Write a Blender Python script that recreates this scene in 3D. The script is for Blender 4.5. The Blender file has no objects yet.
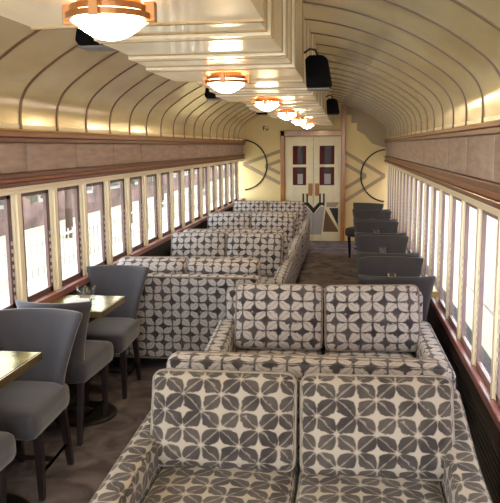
import bpy, math, random
from mathutils import Vector, Matrix
random.seed(7)
SC = bpy.context.scene
COL = SC.collection
XL, XR, XC = -1.88, 0.71, -0.585      # side walls and centre line of the car
Y0, Y1 = -1.4, 12.5                   # near end, end wall
PI = math.pi

# ------------------------------------------------------------------ materials
MATS = {}
def srgb(r, g, b):
    f = lambda c: (c/255/12.92 if c/255 <= .04045 else ((c/255+.055)/1.055)**2.4)
    return (f(r), f(g), f(b), 1)
def newmat(name):
    m = bpy.data.materials.new(name); m.use_nodes = True
    MATS[name] = m
    nt = m.node_tree
    return m, nt, nt.nodes['Principled BSDF']
def mat(name, col, rough=.5, metal=0, coat=0, noise=0, nscale=(8, 8, 8), bump=0, bscale=60, spec=.5, sheen=0):
    m, nt, p = newmat(name)
    N, L = nt.nodes, nt.links
    p.inputs['Base Color'].default_value = col
    p.inputs['Roughness'].default_value = rough
    p.inputs['Metallic'].default_value = metal
    p.inputs['Specular IOR Level'].default_value = spec
    p.inputs['Coat Weight'].default_value = coat
    p.inputs['Coat Roughness'].default_value = .12
    p.inputs['Sheen Weight'].default_value = sheen
    tc = N.new('ShaderNodeTexCoord')
    if noise:
        mp = N.new('ShaderNodeMapping'); mp.inputs['Scale'].default_value = nscale
        n = N.new('ShaderNodeTexNoise'); n.inputs['Scale'].default_value = 1; n.inputs['Detail'].default_value = 5
        r = N.new('ShaderNodeValToRGB')
        r.color_ramp.elements[0].position = .3; r.color_ramp.elements[1].position = .7
        r.color_ramp.elements[0].color = tuple(c*(1-noise) for c in col[:3])+(1,)
        r.color_ramp.elements[1].color = tuple(min(1, c*(1+noise)) for c in col[:3])+(1,)
        L.new(tc.outputs['Object'], mp.inputs[0]); L.new(mp.outputs[0], n.inputs['Vector'])
        L.new(n.outputs['Fac'], r.inputs[0]); L.new(r.outputs[0], p.inputs['Base Color'])
    if bump:
        n2 = N.new('ShaderNodeTexNoise'); n2.inputs['Scale'].default_value = bscale; n2.inputs['Detail'].default_value = 3
        b = N.new('ShaderNodeBump'); b.inputs['Strength'].default_value = bump; b.inputs['Distance'].default_value = .01
        L.new(tc.outputs['Object'], n2.inputs['Vector']); L.new(n2.outputs['Fac'], b.inputs['Height'])
        L.new(b.outputs[0], p.inputs['Normal'])
    return m

mat('cream_paint', srgb(255, 243, 214), .3, coat=.3, noise=.02, nscale=(3, 3, 3))
mat('soffit_paint', srgb(248, 232, 198), .33, coat=.5, noise=.07, nscale=(14, 1.2, 6))
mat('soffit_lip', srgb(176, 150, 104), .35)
mat('painted_shadow', srgb(112, 84, 54), .7)
mat('barrel_paint', srgb(246, 226, 178), .2, metal=.25, coat=.5, noise=.16, nscale=(2, 1.3, 5), bump=.12, bscale=5)
mat('barrel_rib', srgb(118, 90, 60), .4, coat=.2)
mat('gold_cove', srgb(222, 188, 118), .25, metal=.35, noise=.1)
mat('rail_wood', srgb(112, 70, 54), .4, coat=.2, noise=.3, nscale=(12, 2, 60))
mat('rail_wood_light', srgb(150, 98, 72), .4, noise=.25, nscale=(12, 2, 50))
mat('sash_wood', srgb(98, 68, 64), .4, noise=.25, nscale=(10, 10, 4))
mat('sash_mauve', srgb(148, 124, 124), .4, noise=.15)
mat('sill_wood', srgb(146, 92, 88), .35, coat=.2, noise=.2, nscale=(10, 2, 10))
mat('frieze_fabric', srgb(184, 164, 154), .9, noise=.16, nscale=(20, 5, 30), bump=.3, bscale=120)
mat('frieze_seam', srgb(98, 80, 72), .9)
mat('dark_wall', srgb(44, 38, 38), .7, noise=.2)
mat('end_wall_paint', srgb(232, 210, 150), .5, noise=.05, nscale=(2, 2, 2))
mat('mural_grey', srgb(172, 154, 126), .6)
mat('stripe_grey', srgb(170, 150, 118), .6)
mat('black_paint', srgb(22, 20, 22), .4)
mat('door_paint', srgb(240, 228, 190), .4, noise=.04)
mat('door_grey', srgb(176, 172, 172), .45)
mat('door_brown', srgb(112, 84, 58), .5)
mat('frame_wood', srgb(172, 112, 52), .35, coat=.3, noise=.2, nscale=(20, 20, 3))
mat('curtain_red', srgb(96, 30, 34), .8)
mat('door_dark_glass', srgb(44, 34, 42), .45)
mat('chair_fabric', srgb(54, 51, 58), .75, noise=.12, nscale=(9, 9, 9), bump=.15, bscale=160, sheen=.35)
mat('chair_charcoal', srgb(43, 41, 44), .65, noise=.12, nscale=(9, 9, 9), bump=.1, bscale=160, sheen=.15)
mat('leg_wood', srgb(34, 24, 24), .35, coat=.2)
mat('base_metal', srgb(30, 27, 27), .5, metal=.3)
mat('brass', srgb(160, 136, 88), .3, metal=.9)
mat('lamp_bronze', srgb(176, 124, 78), .28, metal=.75)
mat('speaker_black', srgb(8, 8, 9), .9, spec=.15)
mat('speaker_grille', srgb(120, 118, 118), .7)
mat('napkin_white', srgb(235, 235, 238), .8)
mat('notch_metal', srgb(205, 190, 180), .35, metal=.4)
mat('heater', srgb(70, 62, 60), .5, metal=.3)
# table top: glossy brass coloured marble
m, nt, p = newmat('table_gloss')
n = nt.nodes.new('ShaderNodeTexNoise'); n.inputs['Scale'].default_value = 9; n.inputs['Detail'].default_value = 8; n.inputs['Distortion'].default_value = 1.5
r = nt.nodes.new('ShaderNodeValToRGB'); r.color_ramp.elements[0].color = srgb(96, 86, 30); r.color_ramp.elements[1].color = srgb(158, 146, 60)
r.color_ramp.elements[0].position = .35; r.color_ramp.elements[1].position = .7
tc = nt.nodes.new('ShaderNodeTexCoord')
nt.links.new(tc.outputs['Object'], n.inputs['Vector']); nt.links.new(n.outputs['Fac'], r.inputs[0]); nt.links.new(r.outputs[0], p.inputs['Base Color'])
p.inputs['Roughness'].default_value = .22; p.inputs['Metallic'].default_value = .9; p.inputs['Specular IOR Level'].default_value = .3
# carpet
m, nt, p = newmat('carpet')
tc = nt.nodes.new('ShaderNodeTexCoord')
n = nt.nodes.new('ShaderNodeTexNoise'); n.inputs['Scale'].default_value = 5.5; n.inputs['Detail'].default_value = 6; n.inputs['Distortion'].default_value = .8
n3 = nt.nodes.new('ShaderNodeTexNoise'); n3.inputs['Scale'].default_value = 220
r = nt.nodes.new('ShaderNodeValToRGB')
r.color_ramp.elements[0].position = .36; r.color_ramp.elements[0].color = srgb(76, 68, 70)
r.color_ramp.elements[1].position = .68; r.color_ramp.elements[1].color = srgb(124, 113, 115)
b = nt.nodes.new('ShaderNodeBump'); b.inputs['Strength'].default_value = .5; b.inputs['Distance'].default_value = .01
L = nt.links
L.new(tc.outputs['Object'], n.inputs['Vector']); L.new(tc.outputs['Object'], n3.inputs['Vector'])
L.new(n.outputs['Fac'], r.inputs[0]); L.new(r.outputs[0], p.inputs['Base Color'])
L.new(n3.outputs['Fac'], b.inputs['Height']); L.new(b.outputs[0], p.inputs['Normal'])
p.inputs['Roughness'].default_value = .95
# glass
def glass(name, gloss, tint=(1, 1, 1, 1)):
    m, nt, p = newmat(name)
    nt.nodes.remove(p)
    t = nt.nodes.new('ShaderNodeBsdfTransparent'); t.inputs[0].default_value = tint
    g = nt.nodes.new('ShaderNodeBsdfGlossy'); g.inputs['Roughness'].default_value = .04
    mx = nt.nodes.new('ShaderNodeMixShader')
    fr = nt.nodes.new('ShaderNodeLayerWeight'); fr.inputs['Blend'].default_value = .5
    pw = nt.nodes.new('ShaderNodeMath'); pw.operation = 'POWER'; pw.inputs[1].default_value = 4
    ma = nt.nodes.new('ShaderNodeMath'); ma.operation = 'MULTIPLY_ADD'; ma.inputs[1].default_value = gloss; ma.inputs[2].default_value = .04
    nt.links.new(fr.outputs['Facing'], pw.inputs[0]); nt.links.new(pw.outputs[0], ma.inputs[0]); nt.links.new(ma.outputs[0], mx.inputs[0])
    nt.links.new(t.outputs[0], mx.inputs[1]); nt.links.new(g.outputs[0], mx.inputs[2])
    nt.links.new(mx.outputs[0], nt.nodes['Material Output'].inputs[0])
glass('window_glass', .12, (.97, .98, .98, 1))
glass('tumbler_glass', .5, (.98, .99, 1, 1))
# lamp bowl
m, nt, p = newmat('lamp_bowl')
p.inputs['Base Color'].default_value = srgb(255, 236, 200)
p.inputs['Emission Color'].default_value = (1, .76, .44, 1)
p.inputs['Emission Strength'].default_value = 75

# shibori upholstery: leaf shapes on a stitched grid
def fabric(name, dark, light, invert, cu=.079, cv=.067):
    m, nt, p = newmat(name)
    N, L = nt.nodes, nt.links
    def M(op, a, b=None, c=None):
        n = N.new('ShaderNodeMath'); n.operation = op
        for i, v in enumerate((a, b, c)):
            if v is None: continue
            if isinstance(v, (int, float)): n.inputs[i].default_value = v
            else: L.new(v, n.inputs[i])
        return n.outputs[0]
    def SS(lo, hi, v):
        n = N.new('ShaderNodeMapRange'); n.interpolation_type = 'SMOOTHSTEP'
        n.inputs['From Min'].default_value = lo; n.inputs['From Max'].default_value = hi
        L.new(v, n.inputs['Value']); return n.outputs[0]
    uv = N.new('ShaderNodeUVMap'); uv.uv_map = 'UVMap'
    no = N.new('ShaderNodeTexNoise'); no.inputs['Scale'].default_value = 26; no.inputs['Detail'].default_value = 3
    L.new(uv.outputs[0], no.inputs['Vector'])
    no2 = N.new('ShaderNodeTexNoise'); no2.inputs['Scale'].default_value = 7; no2.inputs['Detail'].default_value = 2
    L.new(uv.outputs[0], no2.inputs['Vector'])
    sep = N.new('ShaderNodeSeparateXYZ'); L.new(uv.outputs[0], sep.inputs[0])
    wob = M('MULTIPLY', M('SUBTRACT', no.outputs['Fac'], .5), .02)
    u = M('DIVIDE', M('ADD', sep.outputs[0], wob), cu)
    v = M('DIVIDE', M('ADD', sep.outputs[1], wob), cv)
    a = M('PINGPONG', u, 1); b = M('PINGPONG', v, 1)
    t = M('MULTIPLY', M('ADD', a, b), .5)
    d = M('ABSOLUTE', M('SUBTRACT', a, b))
    nz = M('MULTIPLY', M('SUBTRACT', no.outputs['Fac'], .5), .85)
    lens = M('SUBTRACT', M('MULTIPLY', M('SINE', M('MULTIPLY', t, PI)), 1.0 if not invert else .60), M('ADD', d, nz))
    leaf = SS(-.04, .2, lens)
    # gap near the grid lines
    if invert: ea = M('MINIMUM', M('MINIMUM', a, M('SUBTRACT', 1, a)), M('MINIMUM', b, M('SUBTRACT', 1, b)))
    else: ea = M('MINIMUM', M('MINIMUM', M('MULTIPLY', a, 2.2), M('MULTIPLY', M('SUBTRACT', 1, a), .85)), M('MINIMUM', M('MULTIPLY', b, 1.8), M('MULTIPLY', M('SUBTRACT', 1, b), 1.1)))
    ea = M('ADD', ea, M('MULTIPLY', M('SUBTRACT', no2.outputs['Fac'], .5), .22))
    gap = SS(-.02, .17, M('ADD', ea, M('MULTIPLY', nz, .45))) if not invert else SS(-.03, .09, ea)
    leaf = M('MULTIPLY', leaf, gap)
    if not invert:
        A = M('POWER', M('ABSOLUTE', M('SUBTRACT', M('MULTIPLY', a, 2), 1)), 4.5)
        B = M('POWER', M('ABSOLUTE', M('SUBTRACT', M('MULTIPLY', b, 2), 1)), 4.5)
        rr = M('POWER', M('ADD', A, B), .222)
        lo = M('MULTIPLY', M('SUBTRACT', no2.outputs['Fac'], .5), .5)
        q_ = M('SUBTRACT', M('ADD', 1.035, M('ADD', lo, M('MULTIPLY', nz, .6))), M('ADD', rr, M('MULTIPLY', M('MAXIMUM', M('SUBTRACT', d, .42), 0), .7)))
        leaf = SS(-.03, .2, q_)
    vein = SS(.0, .1, M('ADD', d, M('MULTIPLY', nz, .25)))   # 0 on the vein
    leaf = M('MULTIPLY', leaf, M('ADD', M('MULTIPLY', vein, .5 if not invert else .45), .5 if not invert else .55))
    soft = M('ADD', M('MULTIPLY', no2.outputs['Fac'], .5), .68)
    if invert:
        val = M('SUBTRACT', 1, leaf)
    else:
        val = leaf
    val = M('MULTIPLY', val, M('MINIMUM', soft, 1.0))
    mx = N.new('ShaderNodeMix'); mx.data_type = 'RGBA'
    mx.inputs[6].default_value = light; mx.inputs[7].default_value = dark
    L.new(val, mx.inputs[0]); L.new(mx.outputs[2], p.inputs['Base Color'])
    p.inputs['Roughness'].default_value = .85
    p.inputs['Sheen Weight'].default_value = .15
    w = N.new('ShaderNodeTexNoise'); w.inputs['Scale'].default_value = 500
    L.new(uv.outputs[0], w.inputs['Vector'])
    bp = N.new('ShaderNodeBump'); bp.inputs['Strength'].default_value = .3; bp.inputs['Distance'].default_value = .003
    L.new(w.outputs['Fac'], bp.inputs['Height']); L.new(bp.outputs[0], p.inputs['Normal'])
    return m
fabric('shibori_leaf', srgb(46, 38, 36), srgb(162, 151, 136), False)
fabric('shibori_cross', srgb(40, 33, 39), srgb(184, 177, 174), True, .0755, .063)
mat('piping_cream', srgb(140, 128, 116), .8)

# ------------------------------------------------------------------ mesh tools
class MB:
    def __init__(s): s.v = []; s.f = []; s.m = []; s.uv = []; s.mats = []
    def mi(s, name):
        if name not in s.mats: s.mats.append(name)
        return s.mats.index(name)
    def face(s, idx, m=0, uv=None):
        s.f.append(idx); s.m.append(m); s.uv.append(uv)
    def box(s, x0, x1, y0, y1, z0, z1, m, M=None):
        k = s.mi(m); n = len(s.v)
        P = [Vector((x, y, z)) for z in (z0, z1) for y in (y0, y1) for x in (x0, x1)]
        if M: P = [M @ p for p in P]
        s.v += [tuple(p) for p in P]
        for q, ax in (((0, 2, 3, 1), 2), ((4, 5, 7, 6), 2), ((0, 1, 5, 4), 1), ((2, 6, 7, 3), 1), ((0, 4, 6, 2), 0), ((1, 3, 7, 5), 0)):
            c = [(P[i].y, P[i].z) if ax == 0 else (P[i].x, P[i].z) if ax == 1 else (P[i].x, P[i].y) for i in q]
            s.face([n+i for i in q], k, c)
        return s
    def prism(s, pts, z0, z1, m, M=None):
        """polygon pts in xy extruded in z (M places it)"""
        k = s.mi(m); n = len(s.v); c = len(pts)
        P = [Vector((x, y, z)) for z in (z0, z1) for x, y in pts]
        if M: P = [M @ p for p in P]
        s.v += [tuple(p) for p in P]
        s.face([n+i for i in reversed(range(c))], k); s.face([n+c+i for i in range(c)], k)
        for i in range(c):
            j = (i+1) % c
            s.face([n+i, n+j, n+c+j, n+c+i], k)
        return s
    def lathe(s, prof, seg, m, c=(0, 0, 0), smooth=True):
        k = s.mi(m); n = len(s.v)
        for r, z in prof:
            for i in range(seg):
                a = 2*PI*i/seg
                s.v.append((c[0]+r*math.cos(a), c[1]+r*math.sin(a), c[2]+z))
        for j in range(len(prof)-1):
            for i in range(seg):
                i2 = (i+1) % seg
                s.face([n+j*seg+i, n+j*seg+i2, n+(j+1)*seg+i2, n+(j+1)*seg+i], k)
        return s
    def tube(s, pts, r, m, closed=False, seg=6):
        k = s.mi(m); n = len(s.v); c = len(pts); pts = [Vector(p) for p in pts]
        for i, p in enumerate(pts):
            a = pts[(i-1) % c] if (closed or i > 0) else p
            b = pts[(i+1) % c] if (closed or i < c-1) else p
            t = (b-a).normalized()
            ref = Vector((0, 0, 1)) if abs(t.z) < .9 else Vector((0, 1, 0))
            u = t.cross(ref).normalized(); w = t.cross(u)
            # keep the frame from flipping
            for q in range(seg):
                an = 2*PI*q/seg
                s.v.append(tuple(p+r*(math.cos(an)*u+math.sin(an)*w)))
        for i in range(c if closed else c-1):
            i2 = (i+1) % c
            for q in range(seg):
                q2 = (q+1) % seg
                s.face([n+i*seg+q, n+i*seg+q2, n+i2*seg+q2, n+i2*seg+q], k)
        if not closed:
            s.face([n+q for q in range(seg)], k); s.face([n+(c-1)*seg+q for q in range(seg)], k)
        return s
    def soft(s, cx, cy, cz, w, d, h, r, m, bx=0, by=0, bz=0, n=9, deform=None, uo=(0, 0)):
        """rounded, bulging cushion with uv in metres"""
        k = s.mi(m); hx, hy, hz = w/2, d/2, h/2
        r = min(r, hx*.98, hy*.98, hz*.98)
        def ticks(hh):
            e = [-hh, -hh+r*.3, -hh+r]
            e += [(-hh+r)+(2*(hh-r))*i/n for i in range(1, n)]
            e += [hh-r, hh-r*.3, hh]
            return e
        cache = {}
        def vert(x, y, z):
            key = (round(x, 5), round(y, 5), round(z, 5))
            if key in cache: return cache[key]
            q = Vector((max(-hx+r, min(hx-r, x)), max(-hy+r, min(hy-r, y)), max(-hz+r, min(hz-r, z))))
            p = Vector((x, y, z)); dd = p-q
            if dd.length > 1e-6: p = q+dd.normalized()*r
            gx, gy, gz = p.x/hx, p.y/hy, p.z/hz
            qx, qy, qz = 1-gx*gx, 1-gy*gy, 1-gz*gz
            o = Vector((bx*gx*qy*qz, by*gy*qx*qz, bz*gz*qx*qy))
            p = p+o
            if deform: p = Vector(deform(p.x, p.y, p.z))
            s.v.append((cx+p.x, cy+p.y, cz+p.z)); cache[key] = len(s.v)-1
            return cache[key]
        X, Y, Z = ticks(hx), ticks(hy), ticks(hz)
        def grid(A, B, fn, flip, uvf):
            for i in range(len(A)-1):
                for j in range(len(B)-1):
                    q = [(A[i], B[j]), (A[i+1], B[j]), (A[i+1], B[j+1]), (A[i], B[j+1])]
                    if flip: q.reverse()
                    s.face([vert(*fn(a, b)) for a, b in q], k, [(a+uo[0], b+uo[1]) for a, b in q])
        grid(X, Y, lambda a, b: (a, b, hz), False, None); grid(X, Y, lambda a, b: (a, b, -hz), True, None)
        grid(X, Z, lambda a, b: (a, -hy, b), False, None); grid(X, Z, lambda a, b: (a, hy, b), True, None)
        grid(Y, Z, lambda a, b: (hx, a, b), False, None); grid(Y, Z, lambda a, b: (-hx, a, b), True, None)
        return s
    def build(s, name, parent=None, smooth=False, bevel=0, loc=None):
        me = bpy.data.meshes.new(name)
        me.from_pydata(s.v, [], s.f)
        for mn in s.mats: me.materials.append(MATS[mn])
        for p, k in zip(me.polygons, s.m): p.material_index = k; p.use_smooth = smooth
        uvl = me.uv_layers.new(name='UVMap')
        for p, uv in zip(me.polygons, s.uv):
            for li, l in enumerate(p.loop_indices):
                if uv: uvl.data[l].uv = uv[li]
                else:
                    c = me.vertices[me.loops[l].vertex_index].co
                    uvl.data[l].uv = (c.x+c.y, c.z)
        me.update()
        o = bpy.data.objects.new(name, me); COL.objects.link(o)
        if parent: o.parent = parent
        if loc: o.location = loc
        if bevel:
            b = o.modifiers.new('bevel', 'BEVEL'); b.width = bevel; b.segments = 2; b.limit_method = 'ANGLE'
        return o
def tag(o, label=None, cat=None, group=None, kind=None):
    if label: o['label'] = label
    if cat: o['category'] = cat
    if group: o['group'] = group
    if kind: o['kind'] = kind
    return o
def empty(name, loc=(0, 0, 0), rz=0):
    o = bpy.data.objects.new(name, None); COL.objects.link(o)
    o.empty_display_size = .1
    o.location = loc; o.rotation_euler = (0, 0, rz)
    return o
def copy_tree(o, parent=None):
    c = o.copy(); COL.objects.link(c)
    if parent: c.parent = parent
    for ch in list(o.children): copy_tree(ch, c)
    return c
def struct(mb, name, parent=None, **k):
    o = mb.build(name, parent, **k)
    if not parent: o['kind'] = 'structure'
    return o

# ------------------------------------------------------------------ the shell
f = MB().box(XL-.12, XR+.12, Y0, Y1+.1, -.12, 0, 'carpet'); struct(f, 'floor')

# barrel profile, dx from the centre line -> z
PROF = [(1.295, 1.80), (1.295, 1.90), (1.282, 1.98), (1.245, 2.05), (1.18, 2.115), (1.09, 2.18), (.985, 2.245), (.84, 2.32), (.675, 2.385), (.5, 2.435), (.3, 2.47), (0, 2.49)]
full = [(XC-d, z) for d, z in PROF] + [(XC+d, z) for d, z in reversed(PROF[:-1])]
def smooth_profile(pts, sub=3):
    out = []
    for i in range(len(pts)-1):
        p0 = pts[max(0, i-1)]; p1 = pts[i]; p2 = pts[i+1]; p3 = pts[min(len(pts)-1, i+2)]
        for k in range(sub):
            t = k/sub
            out.append(tuple(.5*((2*p1[c])+(-p0[c]+p2[c])*t+(2*p0[c]-5*p1[c]+4*p2[c]-p3[c])*t*t+(-p0[c]+3*p1[c]-3*p2[c]+p3[c])*t**3) for c in (0, 1)))
    out.append(pts[-1]); return out
fine = smooth_profile(full)
mb = MB(); k = mb.mi('barrel_paint'); kg = mb.mi('gold_cove')
ys = [Y0, 2, 5, 8, Y1]
for y in ys:
    for x, z in fine: mb.v.append((x, y, z))
n = len(fine)
for j in range(len(ys)-1):
    for i in range(n-1):
        mb.face([j*n+i, j*n+i+1, (j+1)*n+i+1, (j+1)*n+i], kg if (i < 1 or i > n-3) else k)
# outer roof skin so that no light leaks in
o0 = len(mb.v)
for y in (Y0, Y1+.12):
    for x, z in fine: mb.v.append((XC+(x-XC)*1.06, y, z+.1))
for i in range(n-1): mb.face([o0+i, o0+n+i, o0+n+i+1, o0+i+1], k)
ceiling = struct(mb, 'ceiling', smooth=True)
def rib(y, w=.023, t=.007):
    r = MB(); k = r.mi('barrel_rib')
    for (yy, off) in ((y-w/2, 0), (y-w/2, t), (y+w/2, t), (y+w/2, 0)):
        for i, (x, z) in enumerate(fine):
            a = Vector(fine[max(0, i-1)]); b = Vector(fine[min(n-1, i+1)])
            t_ = (b-a).normalized(); nr = Vector((t_.y, -t_.x))      # inward
            r.v.append((x+nr.x*off, yy, z+nr.y*off))
    for s_ in range(3):
        for i in range(n-1): r.face([s_*n+i, s_*n+i+1, (s_+1)*n+i+1, (s_+1)*n+i], k)
    return r
# ribs follow the window pitch
yr = 4.88-.515*12
while yr < Y1:
    if yr > 1.2: rib(yr).build('ceiling_rib', ceiling, smooth=False)
    yr += .515
# dropped centre deck in stepped bays with a lamp in each bay
bands = [(0, .17), (.17, .41), (.41, .85), (.85, 1.15), (1.15, 1.72)]
start = 2.05-1.74*2
while start < Y1-.05:
    for j, (a, b_) in enumerate(bands):
        s_ = .013*j
        y0, y1 = start+a, min(start+b_+(.02 if j == 4 else 0), Y1-.001)
        if y0 > Y1-.02 or y1 < -.6: continue
        hw = .293+s_; zb = 2.108-s_
        q = MB()
        q.box(XC-hw, XC+hw, y0, y1, zb, 2.56, 'soffit_paint')
        # lip moulding and shadow line painted as a dark strip on the far edge of each step
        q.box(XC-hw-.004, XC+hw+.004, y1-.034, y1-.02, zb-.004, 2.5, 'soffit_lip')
        q.box(XC-hw-.002, XC+hw+.002, y1-.02, y1, zb-.002, 2.5, 'painted_shadow')
        if b_-a > .28:
            q.box(XC-hw-.003, XC+hw+.003, y0+.06, y0+.068, zb-.003, 2.5, 'soffit_lip')
        q.build('ceiling_panel', ceiling, bevel=0)
    start += 1.74

def wall_side(name, side, x, zs, ztop, zfab0, zfab1, zrail, phase, pitch, thick=.14, seamphase=0):
    """side -1 left / +1 right; inward is -side"""
    def bx(mb, d0, d1, y0, y1, z0, z1, m):   # d: distance inward from the wall plane (negative = outward)
        a, b = x-side*d0, x-side*d1
        return mb.box(min(a, b), max(a, b), y0, y1, z0, z1, m)
    w = MB()
    bx(w, 0, -thick, Y0, Y1+.1, 0, zs-.04, 'dark_wall')
    bx(w, 0, -thick, Y0, Y1+.1, ztop, 1.84, 'cream_paint')
    # posts
    half, pd, st, so_ = (.052, .03, .045, .015) if side < 0 else (.042, .012, .022, .004)
    c = phase
    centers = []; sm = 'sash_wood' if side < 0 else 'sash_mauve'
    while c-pitch > Y0+.1: c -= pitch
    while c < Y1-.05:
        centers.append(c); c += pitch
    for c in centers:
        bx(w, .0, -pd, c-half, c+half, zs-.04, ztop, 'cream_paint')
        bx(w, .012, 0, c-half*.45, c+half*.45, zs-.02, ztop, 'cream_paint')
    wall = struct(w, name)
    # windows
    for i, c in enumerate(centers[:-1]):
        if c < 1.2 and side < 0: continue
        if c < 1.6 and side > 0: continue
        a, b_ = c+half, c+pitch-half
        fr = MB()
        bx(fr, -so_, -so_-.02, a, a+st, zs, ztop, sm); bx(fr, -so_, -so_-.02, b_-st, b_, zs, ztop, sm)
        bx(fr, -so_, -so_-.02, a, b_, zs-.03, zs+.035, sm); bx(fr, -so_, -so_-.02, a, b_, ztop-.03, ztop, sm)
        z = zs+.06
        while z < zs+(ztop-zs)*.62:      # small catches up the stile
            bx(fr, -so_+.008, -so_, b_-st*.62, b_-st*.38, z, z+.022, 'notch_metal'); z += .045
        o = struct(fr, 'window_%d' % (wall_side.n)); wall_side.n += 1
        g = MB(); bx(g, -so_-.01, -so_-.013, a+st, b_-st, zs+.045, ztop-.03, 'window_glass'); g.build('pane', o)
    # sill
    s_ = MB(); bx(s_, .035, -.05, Y0, Y1, zs-.045, zs, 'sill_wood'); struct(s_, 'trim_%d' % wall_side.t, bevel=.006); wall_side.t += 1
    # mouldings above the windows
    t = MB()
    bx(t, .02, 0, Y0, Y1, ztop-.005, ztop+.02, 'cream_paint')
    bx(t, .04, 0, Y0, Y1, ztop+.02, zrail, 'cream_paint'); struct(t, 'trim_%d' % wall_side.t, bevel=.006); wall_side.t += 1
    t = MB()
    q = (zfab0-zrail)
    bx(t, .055, 0, Y0, Y1, zrail, zrail+q*.3, 'rail_wood'); bx(t, .04, 0, Y0, Y1, zrail+q*.3, zrail+q*.62, 'rail_wood_light'); bx(t, .05, 0, Y0, Y1, zrail+q*.62, zfab0, 'rail_wood')
    struct(t, 'trim_%d' % wall_side.t, bevel=.005); wall_side.t += 1
    t = MB()
    bx(t, .05, 0, Y0, Y1, zfab1, zfab1+.03, 'rail_wood'); bx(t, .065, 0, Y0, Y1, zfab1+.03, 1.80, 'rail_wood_light'); bx(t, .04, 0, Y0, Y1, 1.80, 1.812, 'gold_cove')
    tr = struct(t, 'trim_%d' % wall_side.t, bevel=.005); wall_side.t += 1
    # upholstered panels between the rails
    y = 3.86-.762*6+seamphase
    while y < Y1:
        y1 = min(y+.762, Y1)
        if y1 > 1.0:
            p = MB()
            cxx = x-side*.012
            p.soft(cxx, (y+y1)/2, (zfab0+zfab1)/2, .03, y1-y-.006, zfab1-zfab0, .01, 'frieze_fabric', n=4)
            bx(p, .018, 0, y1-.006, y1+.0, zfab0, zfab1, 'frieze_seam')
            p.build('frieze_panel', tr, smooth=True)
        y = y1
    return wall
wall_side.n = 1; wall_side.t = 1
wall_side('wall_left', -1, XL, .78, 1.45, 1.565, 1.735, 1.49, 4.78, .512)
wall_side('wall_right', 1, XR, .50, 1.375, 1.525, 1.75, 1.42, 4.86, .52, seamphase=.3)
# heater grille under the right sill, baseboards
h = MB()
for i in range(9): h.box(XR-.03, XR, 2.0, Y1, .08+i*.035, .09+i*.035+.01, 'heater')
struct(h, 'trim_%d' % wall_side.t); wall_side.t += 1
struct(MB().box(XL, XL+.02, Y0, Y1, 0, .1, 'dark_wall'), 'baseboard_left')
struct(MB().box(XR-.02, XR, Y0, Y1, 0, .06, 'dark_wall'), 'baseboard_right')

# ---- end wall
e = MB()
prof = [(x, z) for x, z in fine]
M_end = Matrix(((1, 0, 0, 0), (0, 0, 1, 0), (0, 1, 0, 0), (0, 0, 0, 1)))  # (x,z)->wall plane, extrude along y
e.prism([(XL-.1, 0), (XR+.1, 0), (XR+.1, 1.80)]+list(reversed([(x, z+.02) for x, z in prof]))+[(XL-.1, 1.80)], Y1, Y1+.1, 'end_wall_paint', M_end)
wall_end = struct(e, 'wall_end')
def flat(pts, m, name, parent, d0=.0, d1=.012):
    return MB().prism(pts, Y1-d1, Y1-d0, m, M_end).build(name, parent)
def bar(p, q, w):
    p, q = Vector(p), Vector(q); t = (q-p).normalized(); nn = Vector((-t.y, t.x))*w/2
    return [tuple(p-nn), tuple(q-nn), tuple(q+nn), tuple(p+nn)]
# chevrons
for a, tip, b_ in (((-.03, 1.59), (.67, 1.17), (-.03, .72)), ((-.03, 1.38), (.34, 1.17), (-.03, .95)),
                   ((-1.19, 1.62), (-1.86, 1.39), (-1.19, 1.04)), ((-1.19, 1.45), (-1.46, 1.35), (-1.19, 1.22))):
    q = MB(); q.prism(bar(a, tip, .06), Y1-.006, Y1, 'stripe_grey', M_end); q.prism(bar(tip, b_, .06), Y1-.0065, Y1, 'stripe_grey', M_end)
    q.build('wall_stripe', wall_end)
# stepped grey field at the top right
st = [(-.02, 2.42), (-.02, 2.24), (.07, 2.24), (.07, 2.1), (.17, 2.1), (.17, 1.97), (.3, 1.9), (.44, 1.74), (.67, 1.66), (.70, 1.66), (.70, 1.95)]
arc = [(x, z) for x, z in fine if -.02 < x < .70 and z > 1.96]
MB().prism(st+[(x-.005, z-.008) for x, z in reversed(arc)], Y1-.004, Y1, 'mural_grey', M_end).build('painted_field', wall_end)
# black arcs
def arcs(cx, cz, r, a0, a1):
    q = MB(); pts = [(cx+r*math.cos(a0+(a1-a0)*i/36), Y1-.012, cz+r*math.sin(a0+(a1-a0)*i/36)) for i in range(37)]
    q.tube(pts, .013, 'black_paint'); q.build('wall_arc', wall_end, smooth=True)
arcs(XR+.0, 1.175, .46, PI*.53, PI*1.47)
arcs(XL+.0, 1.375, .45, -PI*.47, PI*.47)
# small dark emblem high on the left of the end wall
q = MB()
for a in ([(-1.50, 1.99), (-1.483, 1.99), (-1.483, 2.07), (-1.50, 2.07)], [(-1.483, 2.05), (-1.465, 2.05), (-1.465, 2.07), (-1.483, 2.07)], [(-1.483, 2.02), (-1.468, 2.02), (-1.468, 2.035), (-1.483, 2.035)],
          [(-1.45, 1.99), (-1.40, 1.99), (-1.40, 2.005), (-1.45, 2.005)], [(-1.45, 2.005), (-1.437, 2.005), (-1.437, 2.035), (-1.45, 2.035)], [(-1.413, 2.005), (-1.40, 2.005), (-1.40, 2.035), (-1.413, 2.035)],
          [(-1.45, 2.05), (-1.437, 2.05), (-1.437, 2.063), (-1.45, 2.063)], [(-1.413, 2.05), (-1.40, 2.05), (-1.40, 2.063), (-1.413, 2.063)]):
    q.prism(a, Y1-.006, Y1, 'black_paint', M_end)
q.build('wall_emblem', wall_end)
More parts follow.
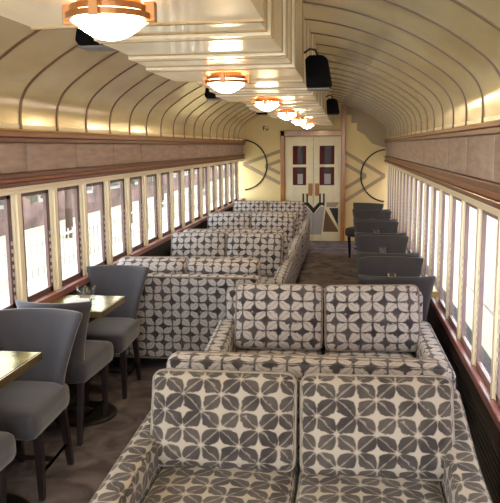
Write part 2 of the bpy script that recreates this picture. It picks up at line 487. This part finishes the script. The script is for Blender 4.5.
# timber post and door frame
t = MB()
t.box(-1.18, -1.10, Y1-.07, Y1, 0, 1.98, 'frame_wood'); t.box(-1.18, -.03, Y1-.07, Y1, 1.88, 1.98, 'frame_wood')
struct(t, 'trim_%d' % wall_side.t, bevel=.008); wall_side.t += 1
t = MB().box(-.10, -.025, Y1-.1, Y1, 0, 2.42, 'frame_wood'); struct(t, 'trim_%d' % wall_side.t, bevel=.008); wall_side.t += 1
# double door
def door(name, x0, x1, mirror):
    d = MB(); y0 = Y1-.035
    wx0, wx1 = ((-.96, -.72) if not mirror else (-.48, -.22))
    # stiles and rails around the two lights
    d.box(x0, wx0, y0, Y1, 0, 1.87, 'door_paint'); d.box(wx1, x1, y0, Y1, 0, 1.87, 'door_paint')
    d.box(wx0, wx1, y0, Y1, 1.71, 1.87, 'door_paint'); d.box(wx0, wx1, y0, Y1, 1.33, 1.38, 'door_paint'); d.box(wx0, wx1, y0, Y1, 0, 1.01, 'door_paint')
    o = struct(d, name, bevel=.004)
    for z0, z1 in ((1.01, 1.33), (1.38, 1.71)):
        g = MB().box(wx0, wx1, Y1-.012, Y1-.006, z0, z1, 'door_dark_glass'); g.build('pane', o)
        c = MB(); c.box(wx0, wx0+.085, Y1-.02, Y1-.012, z0, z1, 'curtain_red'); c.box(wx1-.06, wx1, Y1-.02, Y1-.012, z0, z1, 'curtain_red')
        if z0 < 1.2: c.box(wx0+.055, wx1-.055, Y1-.018, Y1-.012, z0+.02, z0+.2, 'door_grey')
        c.build('curtain', o)
    hx = -.645 if not mirror else -.525
    MB().box(hx-.035, hx+.035, y0-.02, y0, .82, 1.04, 'frame_wood').build('push_plate', o, bevel=.006)
    s_ = -1 if not mirror else 1
    cx = -.585
    dm = MB()
    for q_ in (.10, .17): dm.prism([(cx+s_*q_, .64), (cx+s_*(q_+.03), .64), (cx+s_*(q_+.03), .86), (cx+s_*q_, .86)][::s_], y0-.006, y0, 'black_paint', M_end)
    dm.prism([(cx+s_*.0, .50), (cx+s_*.0, .60), (cx+s_*.09, .70), (cx+s_*.20, .70), (cx+s_*.20, .665), (cx+s_*.12, .645)][::s_], y0-.005, y0, 'black_paint', M_end)
    dm.build('door_inlay', o)
    dm = MB(); dm.prism([(cx+s_*.23, .62), (cx+s_*.40, .62), (cx+s_*.46, .70), (cx+s_*.23, .70)][::s_], y0-.005, y0, 'mural_grey', M_end)
    dm.prism([(cx+s_*.006, .12), (cx+s_*.14, .12), (cx+s_*.20, .62), (cx+s_*.12, .62), (cx+s_*.006, .49)][::s_], y0-.004, y0, 'door_grey', M_end)
    dm.build('door_inlay', o)
    dm = MB()
    dm.prism([(cx+s_*.17, .17), (cx+s_*.44, .17), (cx+s_*.44, .60), (cx+s_*.22, .60)][::s_], y0-.003, y0, 'door_brown', M_end)
    dm.prism([(cx+s_*.28, .60), (cx+s_*.44, .60), (cx+s_*.44, .28)][::s_], y0-.006, y0, 'black_paint', M_end)
    dm.prism([(cx+s_*.20, .60), (cx+s_*.28, .60), (cx+s_*.44, .28), (cx+s_*.44, .20)][::s_], y0-.008, y0, 'door_paint', M_end)
    dm.build('kick_panel', o)
    return o
door('door_1', -1.095, -.588, False); door('door_2', -.582, -.105, True)

# ------------------------------------------------------------------ sofas
def rrect(w, h, r, n=4):
    pts = []
    for cx, cy, a0 in ((w/2-r, h/2-r, 0), (-w/2+r, h/2-r, PI/2), (-w/2+r, -h/2+r, PI), (w/2-r, -h/2+r, 3*PI/2)):
        for i in range(n+1):
            a = a0+PI/2*i/n; pts.append((cx+r*math.cos(a), cy+r*math.sin(a)))
    return pts
def make_sofa(seatmat, backmat, pillowmat, seed, al=0, pil=((.60, 0), (.60, 0)), py=.185, pz=.622, ph=.42, wing=0):
    """front faces -Y; origin on the floor at the centre"""
    rnd = random.Random(seed)
    root = empty('patterned_sofa')
    q = MB().soft(0, -.01, .195, 1.18, .90, .19, .02, backmat, n=6); q.build('base', root, smooth=True)
    q = MB()
    q.soft(0, .415, .425, 1.30, .13, .65, .035, backmat, n=8, by=.006, deform=lambda x, y, z: (x, y+max(0, z)*.06, z)); ob = q.build('back', root, smooth=True)
    pts = [(x*1.0, .352+.02, .425+z) for x, z in rrect(1.285, .635, .04)]
    MB().tube([(x, .475+max(0, z-.425)*.06, z) for x, y, z in pts], .006, 'piping_cream', True).build('piping', ob, smooth=True)
    for s_ in (-1, 1):
        q = MB()
        q.soft(s_*.64, -.03-al/2, .315, .125, .90+al, .44, .035, seatmat, n=7, bx=.006,
               deform=lambda x, y, z: (x, y, z+((.02+(wing if s_ > 0 else 0))*max(0, y)/.45 if z > 0 else 0)-(.02*max(0, -y)/.45 if z > 0 else 0)), uo=(.03, .02))
        q.build('arm', root, smooth=True)
    for s_ in (-1, 1):
        q = MB()
        q.soft(s_*.289, -.125, .345, .575, .70, .15, .045, seatmat, bz=.018, n=8, uo=(.037*s_, 0)); c = q.build('seat_cushion', root, smooth=True)
        MB().tube([(s_*.289+x, -.482, .345+z) for x, z in rrect(.53, .12, .04)], .005, 'piping_cream', True).build('piping', c, smooth=True)
    for s_ in (-1, 1):
        w_, h_ = pil[(s_+1)//2][0], ph+rnd.uniform(-.008, .012)
        q = MB()
        q.soft(0, 0, 0, w_, .17, h_, .055, pillowmat, by=.035, bz=-.006, bx=-.004, n=10, uo=(.0, .03), )
        c = q.build('back_cushion', root, smooth=True)
        c.location = (s_*.302+pil[(s_+1)//2][1], py, pz); c.rotation_euler = (-.30+rnd.uniform(-.03, .03), rnd.uniform(-.018, .018), rnd.uniform(-.02, .02))
        MB().tube([(x, -.060, z) for x, z in rrect(w_-.02, h_-.02, .04)], .0055, 'piping_cream', True).build('piping', c, smooth=True)
    for sx in (-1, 1):
        for sy in (-1, 1):
            MB().lathe([(.0, 0), (.018, 0), (.028, .10), (0, .10)], 10, 'leg_wood', (sx*.6, .02+sy*.38, 0)).build('leg', root, smooth=False)
    return root
s1 = make_sofa('shibori_leaf', 'shibori_cross', 'shibori_leaf', 3, al=.09, pil=((.625, -.012), (.625, .012)), py=.09, pz=.590, ph=.405, wing=.09); s1.location = (-.18, 2.59, 0); s1.scale.x = .975
tag(s1, 'nearest grey and cream leaf-patterned two-seat sofa, facing the viewer in the foreground', 'sofa', 'patterned sofas')
s2 = make_sofa('shibori_cross', 'shibori_cross', 'shibori_cross', 5, al=.05, pil=((.565, .02), (.60, 0))); s2.location = (-.13, 4.12, 0); s2.rotation_euler.z = .035
tag(s2, 'patterned two-seat sofa directly behind the foreground sofa, facing the viewer', 'sofa', 'patterned sofas')
SXL = -1.225
spec = [(5.44, PI, 'patterned sofa turned away behind the left dining chairs, its back panel fully showing'),
        (6.60, 0, 'patterned sofa facing the viewer just past the turned-away sofa on the left'),
        (7.63, PI, 'patterned sofa turned away, second of those from the viewer on the left'),
        (8.64, 0, 'patterned sofa facing the viewer, middle of the left row by the windows'),
        (9.68, PI, 'patterned sofa turned away near the end doors on the left'),
        (10.70, 0, 'farthest patterned sofa, facing the viewer in front of the end doors')]
s3 = make_sofa('shibori_cross', 'shibori_cross', 'shibori_cross', 9, pil=((.625, -.005), (.625, .005)), ph=.44, pz=.628)
for i, (y, rz, lab) in enumerate(spec):
    o = s3 if i == 0 else copy_tree(s3)
    o.location = (SXL+(.035 if i == 1 else 0), y, 0); o.rotation_euler.z = rz; o.scale = (.92, 1, .955 if i in (2, 4) else 1); tag(o, lab, 'sofa', 'patterned sofas')
    o['label'] = lab

# ------------------------------------------------------------------ chairs
def chair_back(m, hw0=.155, hw1=.25, z0=.365, z1=.825):
    q = MB(); k = q.mi(m); R = 16; S = 14
    rows = []
    for i in range(R+1):
        t = i/R; z = z0+(z1-z0)*t
        if t < .25: w = hw0+.012*(1-t/.25)
        else:
            u = (t-.25)/.75; w = hw0+(hw1-hw0)*(u**1.25 if u < .8 else .8**1.25+(1-.8**1.25)*math.sin((u-.8)/.2*PI/2))
        wrap = .055+.03*t
        lean = .11*t
        th = .062*(1-.25*t)
        edge = 1.0
        if i == R: edge = .55
        if i == R-1: edge = .9
        loop = []
        for j in range(S+1):
            s_ = -1+2*j/S
            x = w*s_*(1-(.02 if i == R else 0)); y = lean-wrap*(abs(s_)**2.4)-th*.5*edge*(1 if abs(s_) < .99 else .5)
            loop.append((x, y, z+(0 if i < R else -.0)))
        for j in range(S, -1, -1):
            s_ = -1+2*j/S
            x = (w+.004)*s_; y = lean-wrap*(abs(s_)**2.4)*1.0+th*.5*edge*(1 if abs(s_) < .99 else .5)
            loop.append((x, y, z))
        rows.append(loop)
    c = len(rows[0])
    for l in rows: q.v += l
    for i in range(R):
        for j in range(c):
            j2 = (j+1) % c
            q.face([i*c+j, i*c+j2, (i+1)*c+j2, (i+1)*c+j], k)
    for i, flip in ((0, True), (R, False)):
        for j in range(S):
            a = [i*c+j, i*c+j+1, i*c+(c-2-j), i*c+(c-1-j)]
            q.face(a if not flip else a[::-1], k)
    return q
def leg(p, q_, a, b_, name, root):
    m = MB(); k = m.mi('leg_wood')
    for (x, y, z), s_ in ((p, a), (q_, b_)):
        m.v += [(x-s_, y-s_, z), (x+s_, y-s_, z), (x+s_, y+s_, z), (x-s_, y+s_, z)]
    for f_ in ((3, 2, 1, 0), (4, 5, 6, 7), (0, 1, 5, 4), (1, 2, 6, 5), (2, 3, 7, 6), (3, 0, 4, 7)): m.face(list(f_), k)
    return m.build(name, root, bevel=.003)
def make_chair(m, h0=.155, h1=.25):
    """faces -Y"""
    root = empty('dining_chair')
    MB().soft(0, -.04, .405, .40, .49, .135, .045, m, bz=.014, n=7, deform=lambda x, y, z: (x*(1-.10*(y+.23)/.46), y, z)).build('seat', root, smooth=True)
    chair_back(m, h0, h1).build('backrest', root, smooth=True, loc=(0, .185, 0))
    for s_ in (-1, 1):
        leg((s_*.155, -.155, 0), (s_*.162, -.175, .35), .014, .021, 'leg', root)
        leg((s_*.14, .235, 0), (s_*.135, .165, .35), .015, .021, 'leg', root)
        leg((s_*.157, -.155, .13), (s_*.14, .20, .13), .01, .01, 'stretcher', root)
    MB().box(-.148, .148, .005, .022, .12, .14, 'leg_wood').build('stretcher', root)
    return root
cL = make_chair('chair_fabric')
CX = -1.61
left = [(3.14, 0, 'slate grey upholstered dining chair facing the viewer behind the nearest left table'),
        (2.42, PI, 'slate grey dining chair at the bottom left corner, turned away from the viewer'),
        (4.52, 0, 'slate grey flared-back dining chair facing the viewer, behind the brass table with the tumbler'),
        (3.845, PI, 'slate grey dining chair turned away, tucked under the brass table with the tumbler')]
for i, (y, rz, lab) in enumerate(left):
    o = cL if i == 0 else copy_tree(cL)
    o.location = (CX-(0, 0, .022, .028)[i], y, 0); o.rotation_euler.z = rz; o.scale = ((1, 1, .93, .9)[i], 1, 1.03)
    tag(o, lab, 'chair', 'slate chairs along the left windows')
cR = make_chair('chair_charcoal', .205, .256)
RX = .345
tabs_y = [5.05, 6.38, 7.71, 9.04, 10.37]
ordn = ['nearest', 'second', 'third', 'fourth', 'farthest']
first = True
for i, ty in enumerate(tabs_y):
    for s_ in (-1, 1):
        o = cR if first else copy_tree(cR); first = False
        if s_ < 0:
            o.location = (RX, ty-(.165 if i == 0 else .42), 0); o.rotation_euler.z = PI
            lab = 'charcoal dining chair turned away at the %s table along the right windows' % ordn[i]
        else:
            o.location = (RX-(.09 if i == 4 else 0), ty+.25, 0); o.rotation_euler.z = -.5 if i == 4 else 0
            lab = 'charcoal dining chair facing the viewer behind the %s right window table' % ordn[i]
        o.scale.y = .78 if (s_ > 0 or i == 0) else .9
        tag(o, lab, 'chair', 'charcoal chairs along the right windows')

# ------------------------------------------------------------------ tables
def make_table():
    root = empty('dining_table')
    top = MB().box(-.215, .215, -.215, .215, .705, .74, 'table_gloss').build('tabletop', root, bevel=.004)
    q = MB()
    for a in ((-.221, .221, -.221, -.215), (-.221, .221, .215, .221), (-.221, -.215, -.221, .221), (.215, .221, -.221, .221)):
        q.box(a[0], a[1], a[2], a[3], .70, .738, 'brass')
    q.build('edge_band', top)
    MB().lathe([(.0, .03), (.03, .03), (.028, .06), (.026, .68), (.09, .70), (0, .705)], 16, 'base_metal').build('column', root, smooth=True)
    MB().lathe([(.0, 0), (.205, 0), (.205, .012), (.19, .02), (.05, .03), (0, .034)], 32, 'base_metal').build('base', root, smooth=False)
    return root
T = make_table(); T.location = (-1.655, 4.06, 0)
tag(T, 'square brass-edged table by the left windows with a tumbler and napkin on it', 'table', 'window tables')
o = copy_tree(T); o.location = (-1.655, 2.80, 0); o['label'] = 'square brass-edged table cut by the left picture edge'
for i, ty in enumerate(tabs_y):
    o = copy_tree(T); o.location = (.425, ty, 0); o.scale.z = .935; o['label'] = 'square table between two charcoal chairs, %s on the right' % ordn[i]

def make_tumbler():
    return MB().lathe([(0, .004), (.022, .004), (.024, .012), (.031, .085), (.033, .085), (.028, .0), (0, 0)], 20, 'tumbler_glass').build('tumbler', smooth=True)
tb = make_tumbler(); tb.location = (-1.62, 4.16, .7402)
tag(tb, 'clear glass tumbler on the left brass table beside a folded napkin', 'glass', 'tumblers on the tables')
for i, ty in enumerate(tabs_y[:4]):
    o = tb.copy(); COL.objects.link(o); o.location = (.335, ty+.0, .692)
    o['label'] = 'clear glass tumbler on the %s table along the right windows' % ordn[i]
    # folded napkin by each glass
tb2 = tb.copy(); COL.objects.link(tb2); tb2.location = (-1.69, 4.17, .7402)
tb2['label'] = 'clear glass tumbler nearest the window on the left brass table'
q = MB(); q.soft(0, 0, .008, .13, .09, .016, .006, 'napkin_white', bz=.004, n=3)
q.prism([(-.05, -.03), (.05, -.03), (.0, .035)], .012, .022, 'napkin_white')
nk = q.build('napkin', smooth=False); nk.location = (-1.66, 4.06, .7405); nk.rotation_euler.z = .4
tag(nk, 'folded white napkin on the left brass table', 'napkin')

# ------------------------------------------------------------------ ceiling lamps
def make_lamp():
    root = empty('ceiling_lamp')
    MB().lathe([(.0, 0), (.078, 0), (.078, -.018), (0, -.018)], 32, 'lamp_bronze').build('canopy', root)
    for zz, r_ in ((-.024, .095), (-.042, .105)):
        MB().lathe([(r_-.012, zz+.0075), (r_, zz+.0075), (r_, zz-.0075), (r_-.012, zz-.0075), (r_-.012, zz+.0075)], 40, 'lamp_bronze').build('ring', root)
    for a in range(4):
        an = a*PI/2+.0
        m = Matrix.Rotation(an, 4, 'Z')
        MB().box(.088, .116, -.012, .012, -.054, -.008, 'lamp_bronze', m).build('clip', root, bevel=.002)
    prof = [(.086, -.020), (.093, -.046)]+[(.091*math.sqrt(1-t/10), -.048-.046*t/10) for t in (.5, 1, 2, 3, 4, 5, 6, 7, 8, 9, 9.5, 9.85)]+[(.001, -.094)]
    MB().lathe(prof, 40, 'lamp_bowl').build('glass_bowl', root, smooth=True)
    return root
LP = make_lamp()
lampy = [1.66, 3.40, 5.14, 6.88, 8.62, 10.36]
lab = ['nearest bronze-ringed ceiling lamp with a glowing glass bowl, at the top left', 'second bronze-ringed ceiling lamp from the viewer, alone above the left row',
       'third glowing ceiling lamp from the viewer along the soffit', 'fourth glowing ceiling lamp from the viewer along the soffit',
       'fifth glowing ceiling lamp from the viewer along the soffit', 'farthest glowing ceiling lamp, just above the end doors']
for i, y in enumerate(lampy):
    o = LP if i == 0 else copy_tree(LP)
    o.location = (XC+(.010 if i == 0 else 0), y+(.02 if i == 0 else 0), 2.054); tag(o, lab[i], 'lamp', 'ceiling lamps on the soffit')

# ------------------------------------------------------------------ speakers
def make_speaker():
    """bracket end at the origin (towards -X wall), body hangs to +X"""
    root = empty('speaker')
    b_ = MB()
    # wedge body: trapezoid plan, tapering to the rear
    M_ = Matrix(((1, 0, 0, 0), (0, 0, 1, 0), (0, 1, 0, 0), (0, 0, 0, 1)))
    b_.prism([(.015, -.02), (.135, -.02), (.152, 0), (.128, .13), (.10, .15), (.03, .15), (.008, .13)], -.07, .07, 'speaker_black', M_)
    b_.build('cabinet', root, bevel=.008)
    MB().box(.02, .14, -.06, .06, -.028, -.021, 'speaker_grille').build('grille', root)
    MB().tube([(-.002, 0, .17), (.03, 0, .19), (.06, 0, .185), (.075, 0, .145)], .007, 'leg_wood').build('bracket', root, smooth=True)
    return root
sp = make_speaker()
for i, (x, y, z, fl, lb) in enumerate([(-.235, 3.86, 2.03, 0, 'black wedge speaker on the right of the soffit, nearer of the two there'),
                                 (-.235, 7.75, 2.06, 0, 'black wedge speaker on the right of the soffit, farther one by the end wall'),
                                 (-.925, 2.78, 2.125, PI, 'black wedge speaker on the left of the soffit under the nearest lamp'),
                                 (-.925, 5.32, 2.085, PI, 'black wedge speaker on the left of the soffit past the second lamp'),
                                 (-.925, 8.35, 2.10, PI, 'small distant black speaker on the left of the soffit near the end wall')]):
    o = sp if i == 0 else copy_tree(sp)
    o.location = (x, y, z); o.rotation_euler.z = fl
    tag(o, lb, 'speaker', 'wedge speakers')

# ------------------------------------------------------------------ outside
mat('ground_pale', srgb(184, 180, 160), .9, noise=.12, nscale=(.8, .8, .8))
mat('grass', srgb(150, 160, 110), .9, noise=.3, nscale=(1.5, 1.5, 1.5))
mat('brick_far', srgb(112, 90, 84), .9, noise=.55, nscale=(.7, .9, 1.6))
mat('far_window', srgb(44, 48, 62), .2)
mat('fence_white', srgb(160, 158, 150), .7)
mat('far_roof', srgb(60, 54, 60), .8)
mat('foliage', srgb(96, 98, 84), .9, noise=.4, nscale=(2, 2, 2))
mat('bark', srgb(84, 66, 56), .9)
mat('carriage_paint', srgb(205, 180, 184), .35, noise=.05)
mat('carriage_red', srgb(140, 96, 102), .4)
mat('carriage_glass', srgb(96, 88, 104), .1)
g = MB().box(-40, 30, -8, 110, -1.3, -1.2, 'ground_pale').build('ground'); g['kind'] = 'structure'
b_ = empty('station_building', (-11.5, 40, -1.2))
MB().box(-4, 0, -32, 40, 0, 5.0, 'brick_far').build('facade', b_)
MB().prism([(-4.4, 5.0), (.5, 5.0), (-1.9, 7.0)], -32.4, 40.4, 'far_roof', Matrix(((1, 0, 0, 0), (0, 0, 1, 0), (0, 1, 0, 0), (0, 0, 0, 1)))).build('roof', b_)
for i in range(18):
    w_ = MB(); y = -31+i*3.9
    w_.box(0, .05, y, y+1.7, .9, 3.0, 'fence_white'); w_.box(.03, .08, y+.15, y+.8, 1.05, 2.85, 'far_window'); w_.box(.03, .08, y+.9, y+1.55, 1.05, 2.85, 'far_window')
    w_.build('building_window', b_)
tag(b_, 'red brick station building seen through the left windows', 'building')
fe = empty('picket_fence', (-7, 30, -1.2))
for zz in (.25, .95): MB().box(-.03, .03, -26, 30, zz*.8, zz*.8+.05, 'fence_white').build('rail', fe)
pk = MB()
y = -26
while y < 30:
    pk.box(-.015, .015, y, y+.035, 0, .9, 'fence_white'); y += .3
o = pk.build('picket', fe); o['kind'] = 'stuff'
tag(fe, 'pale picket fence outside the left windows', 'fence')
rnd = random.Random(2)
def tree(x, y, h_, lab):
    r_ = empty('tree', (x, y, -1.2))
    MB().lathe([(.14, 0), (.1, h_*.5), (.05, h_*.8)], 8, 'bark').build('trunk', r_, smooth=True)
    c = MB()
    for i in range(380):
        a = rnd.uniform(0, 2*PI); ph = math.acos(rnd.uniform(-.7, 1)); rr = h_*.33*rnd.uniform(.5, 1)
        p = Vector((rr*math.sin(ph)*math.cos(a), rr*math.sin(ph)*math.sin(a), h_*.68+rr*math.cos(ph)))
        s_ = rnd.uniform(.12, .3); u = Vector((rnd.uniform(-1, 1), rnd.uniform(-1, 1), rnd.uniform(-1, 1))).normalized(); v_ = u.orthogonal().normalized()
        n_ = len(c.v); c.v += [tuple(p+u*s_), tuple(p+v_*s_*.6), tuple(p-u*s_), tuple(p-v_*s_*.6)]; c.face([n_, n_+1, n_+2, n_+3], c.mi('foliage'))
    c.build('crown', r_)
    tag(r_, lab, 'tree', 'trees outside the left windows')
for i, (x, y, h_) in enumerate([(-8.8, 12.5, 3.2), (-8.6, 17, 3.6), (-9, 21.5, 4.0), (-8.4, 26, 3.5), (-9, 33, 4.2), (-8.6, 41, 4)]):
    tree(x, y, h_, 'leafy green tree between the fence and the brick building outside')
cr = empty('railway_carriage', (2.5, 20, -1.2))
MB().box(0, .2, -24, 40, .05, 4.2, 'carriage_paint').build('body', cr)
MB().box(-.03, 0, -24, 40, 2.1, 2.2, 'carriage_red').build('stripe', cr)
for i in range(30):
    MB().box(-.02, .0, -23.5+i*2.1, -23.5+i*2.1+1.1, 2.4, 3.4, 'carriage_glass').build('carriage_window', cr)
tag(cr, 'pale pink railway carriage standing alongside, seen through the right windows', 'carriage')

# ------------------------------------------------------------------ light
w = bpy.data.worlds.new('World'); SC.world = w; w.use_nodes = True
bg = w.node_tree.nodes['Background']
bg.inputs[0].default_value = (.90, .95, 1.0, 1); bg.inputs[1].default_value = 6.5
def arealight(name, loc, rot, sx, sy, power, col):
    l = bpy.data.lights.new(name, 'AREA'); l.shape = 'RECTANGLE'; l.size = sx; l.size_y = sy; l.energy = power; l.color = col
    o = bpy.data.objects.new(name, l); COL.objects.link(o); o.location = loc; o.rotation_euler = rot; return o
sun = bpy.data.lights.new('sun', 'SUN'); sun.energy = 1.5; sun.angle = .02; sun.color = (1, .94, .84)
so = bpy.data.objects.new('sun', sun); COL.objects.link(so); so.rotation_euler = (math.radians(6), math.radians(-6), 0)

# ------------------------------------------------------------------ camera
F, CXp, CYp, VP, ROLL, EYE = 690., 250., 251.5, (347., 146.), .012, 1.7
v = Vector((VP[0]-CXp, VP[1]-CYp, F)).normalized()
up = Vector((math.sin(ROLL), -math.cos(ROLL), 0)); up = (up-up.dot(v)*v).normalized()
xx = v.cross(up)
# rows: camera axes in world coordinates (world X, Y, Z in camera = xx, v, up)
right = Vector((xx.x, v.x, up.x)); down = Vector((xx.y, v.y, up.y)); fwd = Vector((xx.z, v.z, up.z))
cam = bpy.data.cameras.new('camera'); cam.sensor_fit = 'HORIZONTAL'; cam.sensor_width = 36; cam.lens = 36*F/500
cam.clip_start = .02; cam.clip_end = 500
co = bpy.data.objects.new('camera', cam); COL.objects.link(co)
M3 = Matrix((right, -down, -fwd)).transposed()
co.matrix_world = Matrix.Translation((0, 0, EYE)) @ M3.to_4x4()
SC.camera = co
SC.view_settings.view_transform = 'Standard'
SC.view_settings.look = 'None'
SC.view_settings.exposure = .12
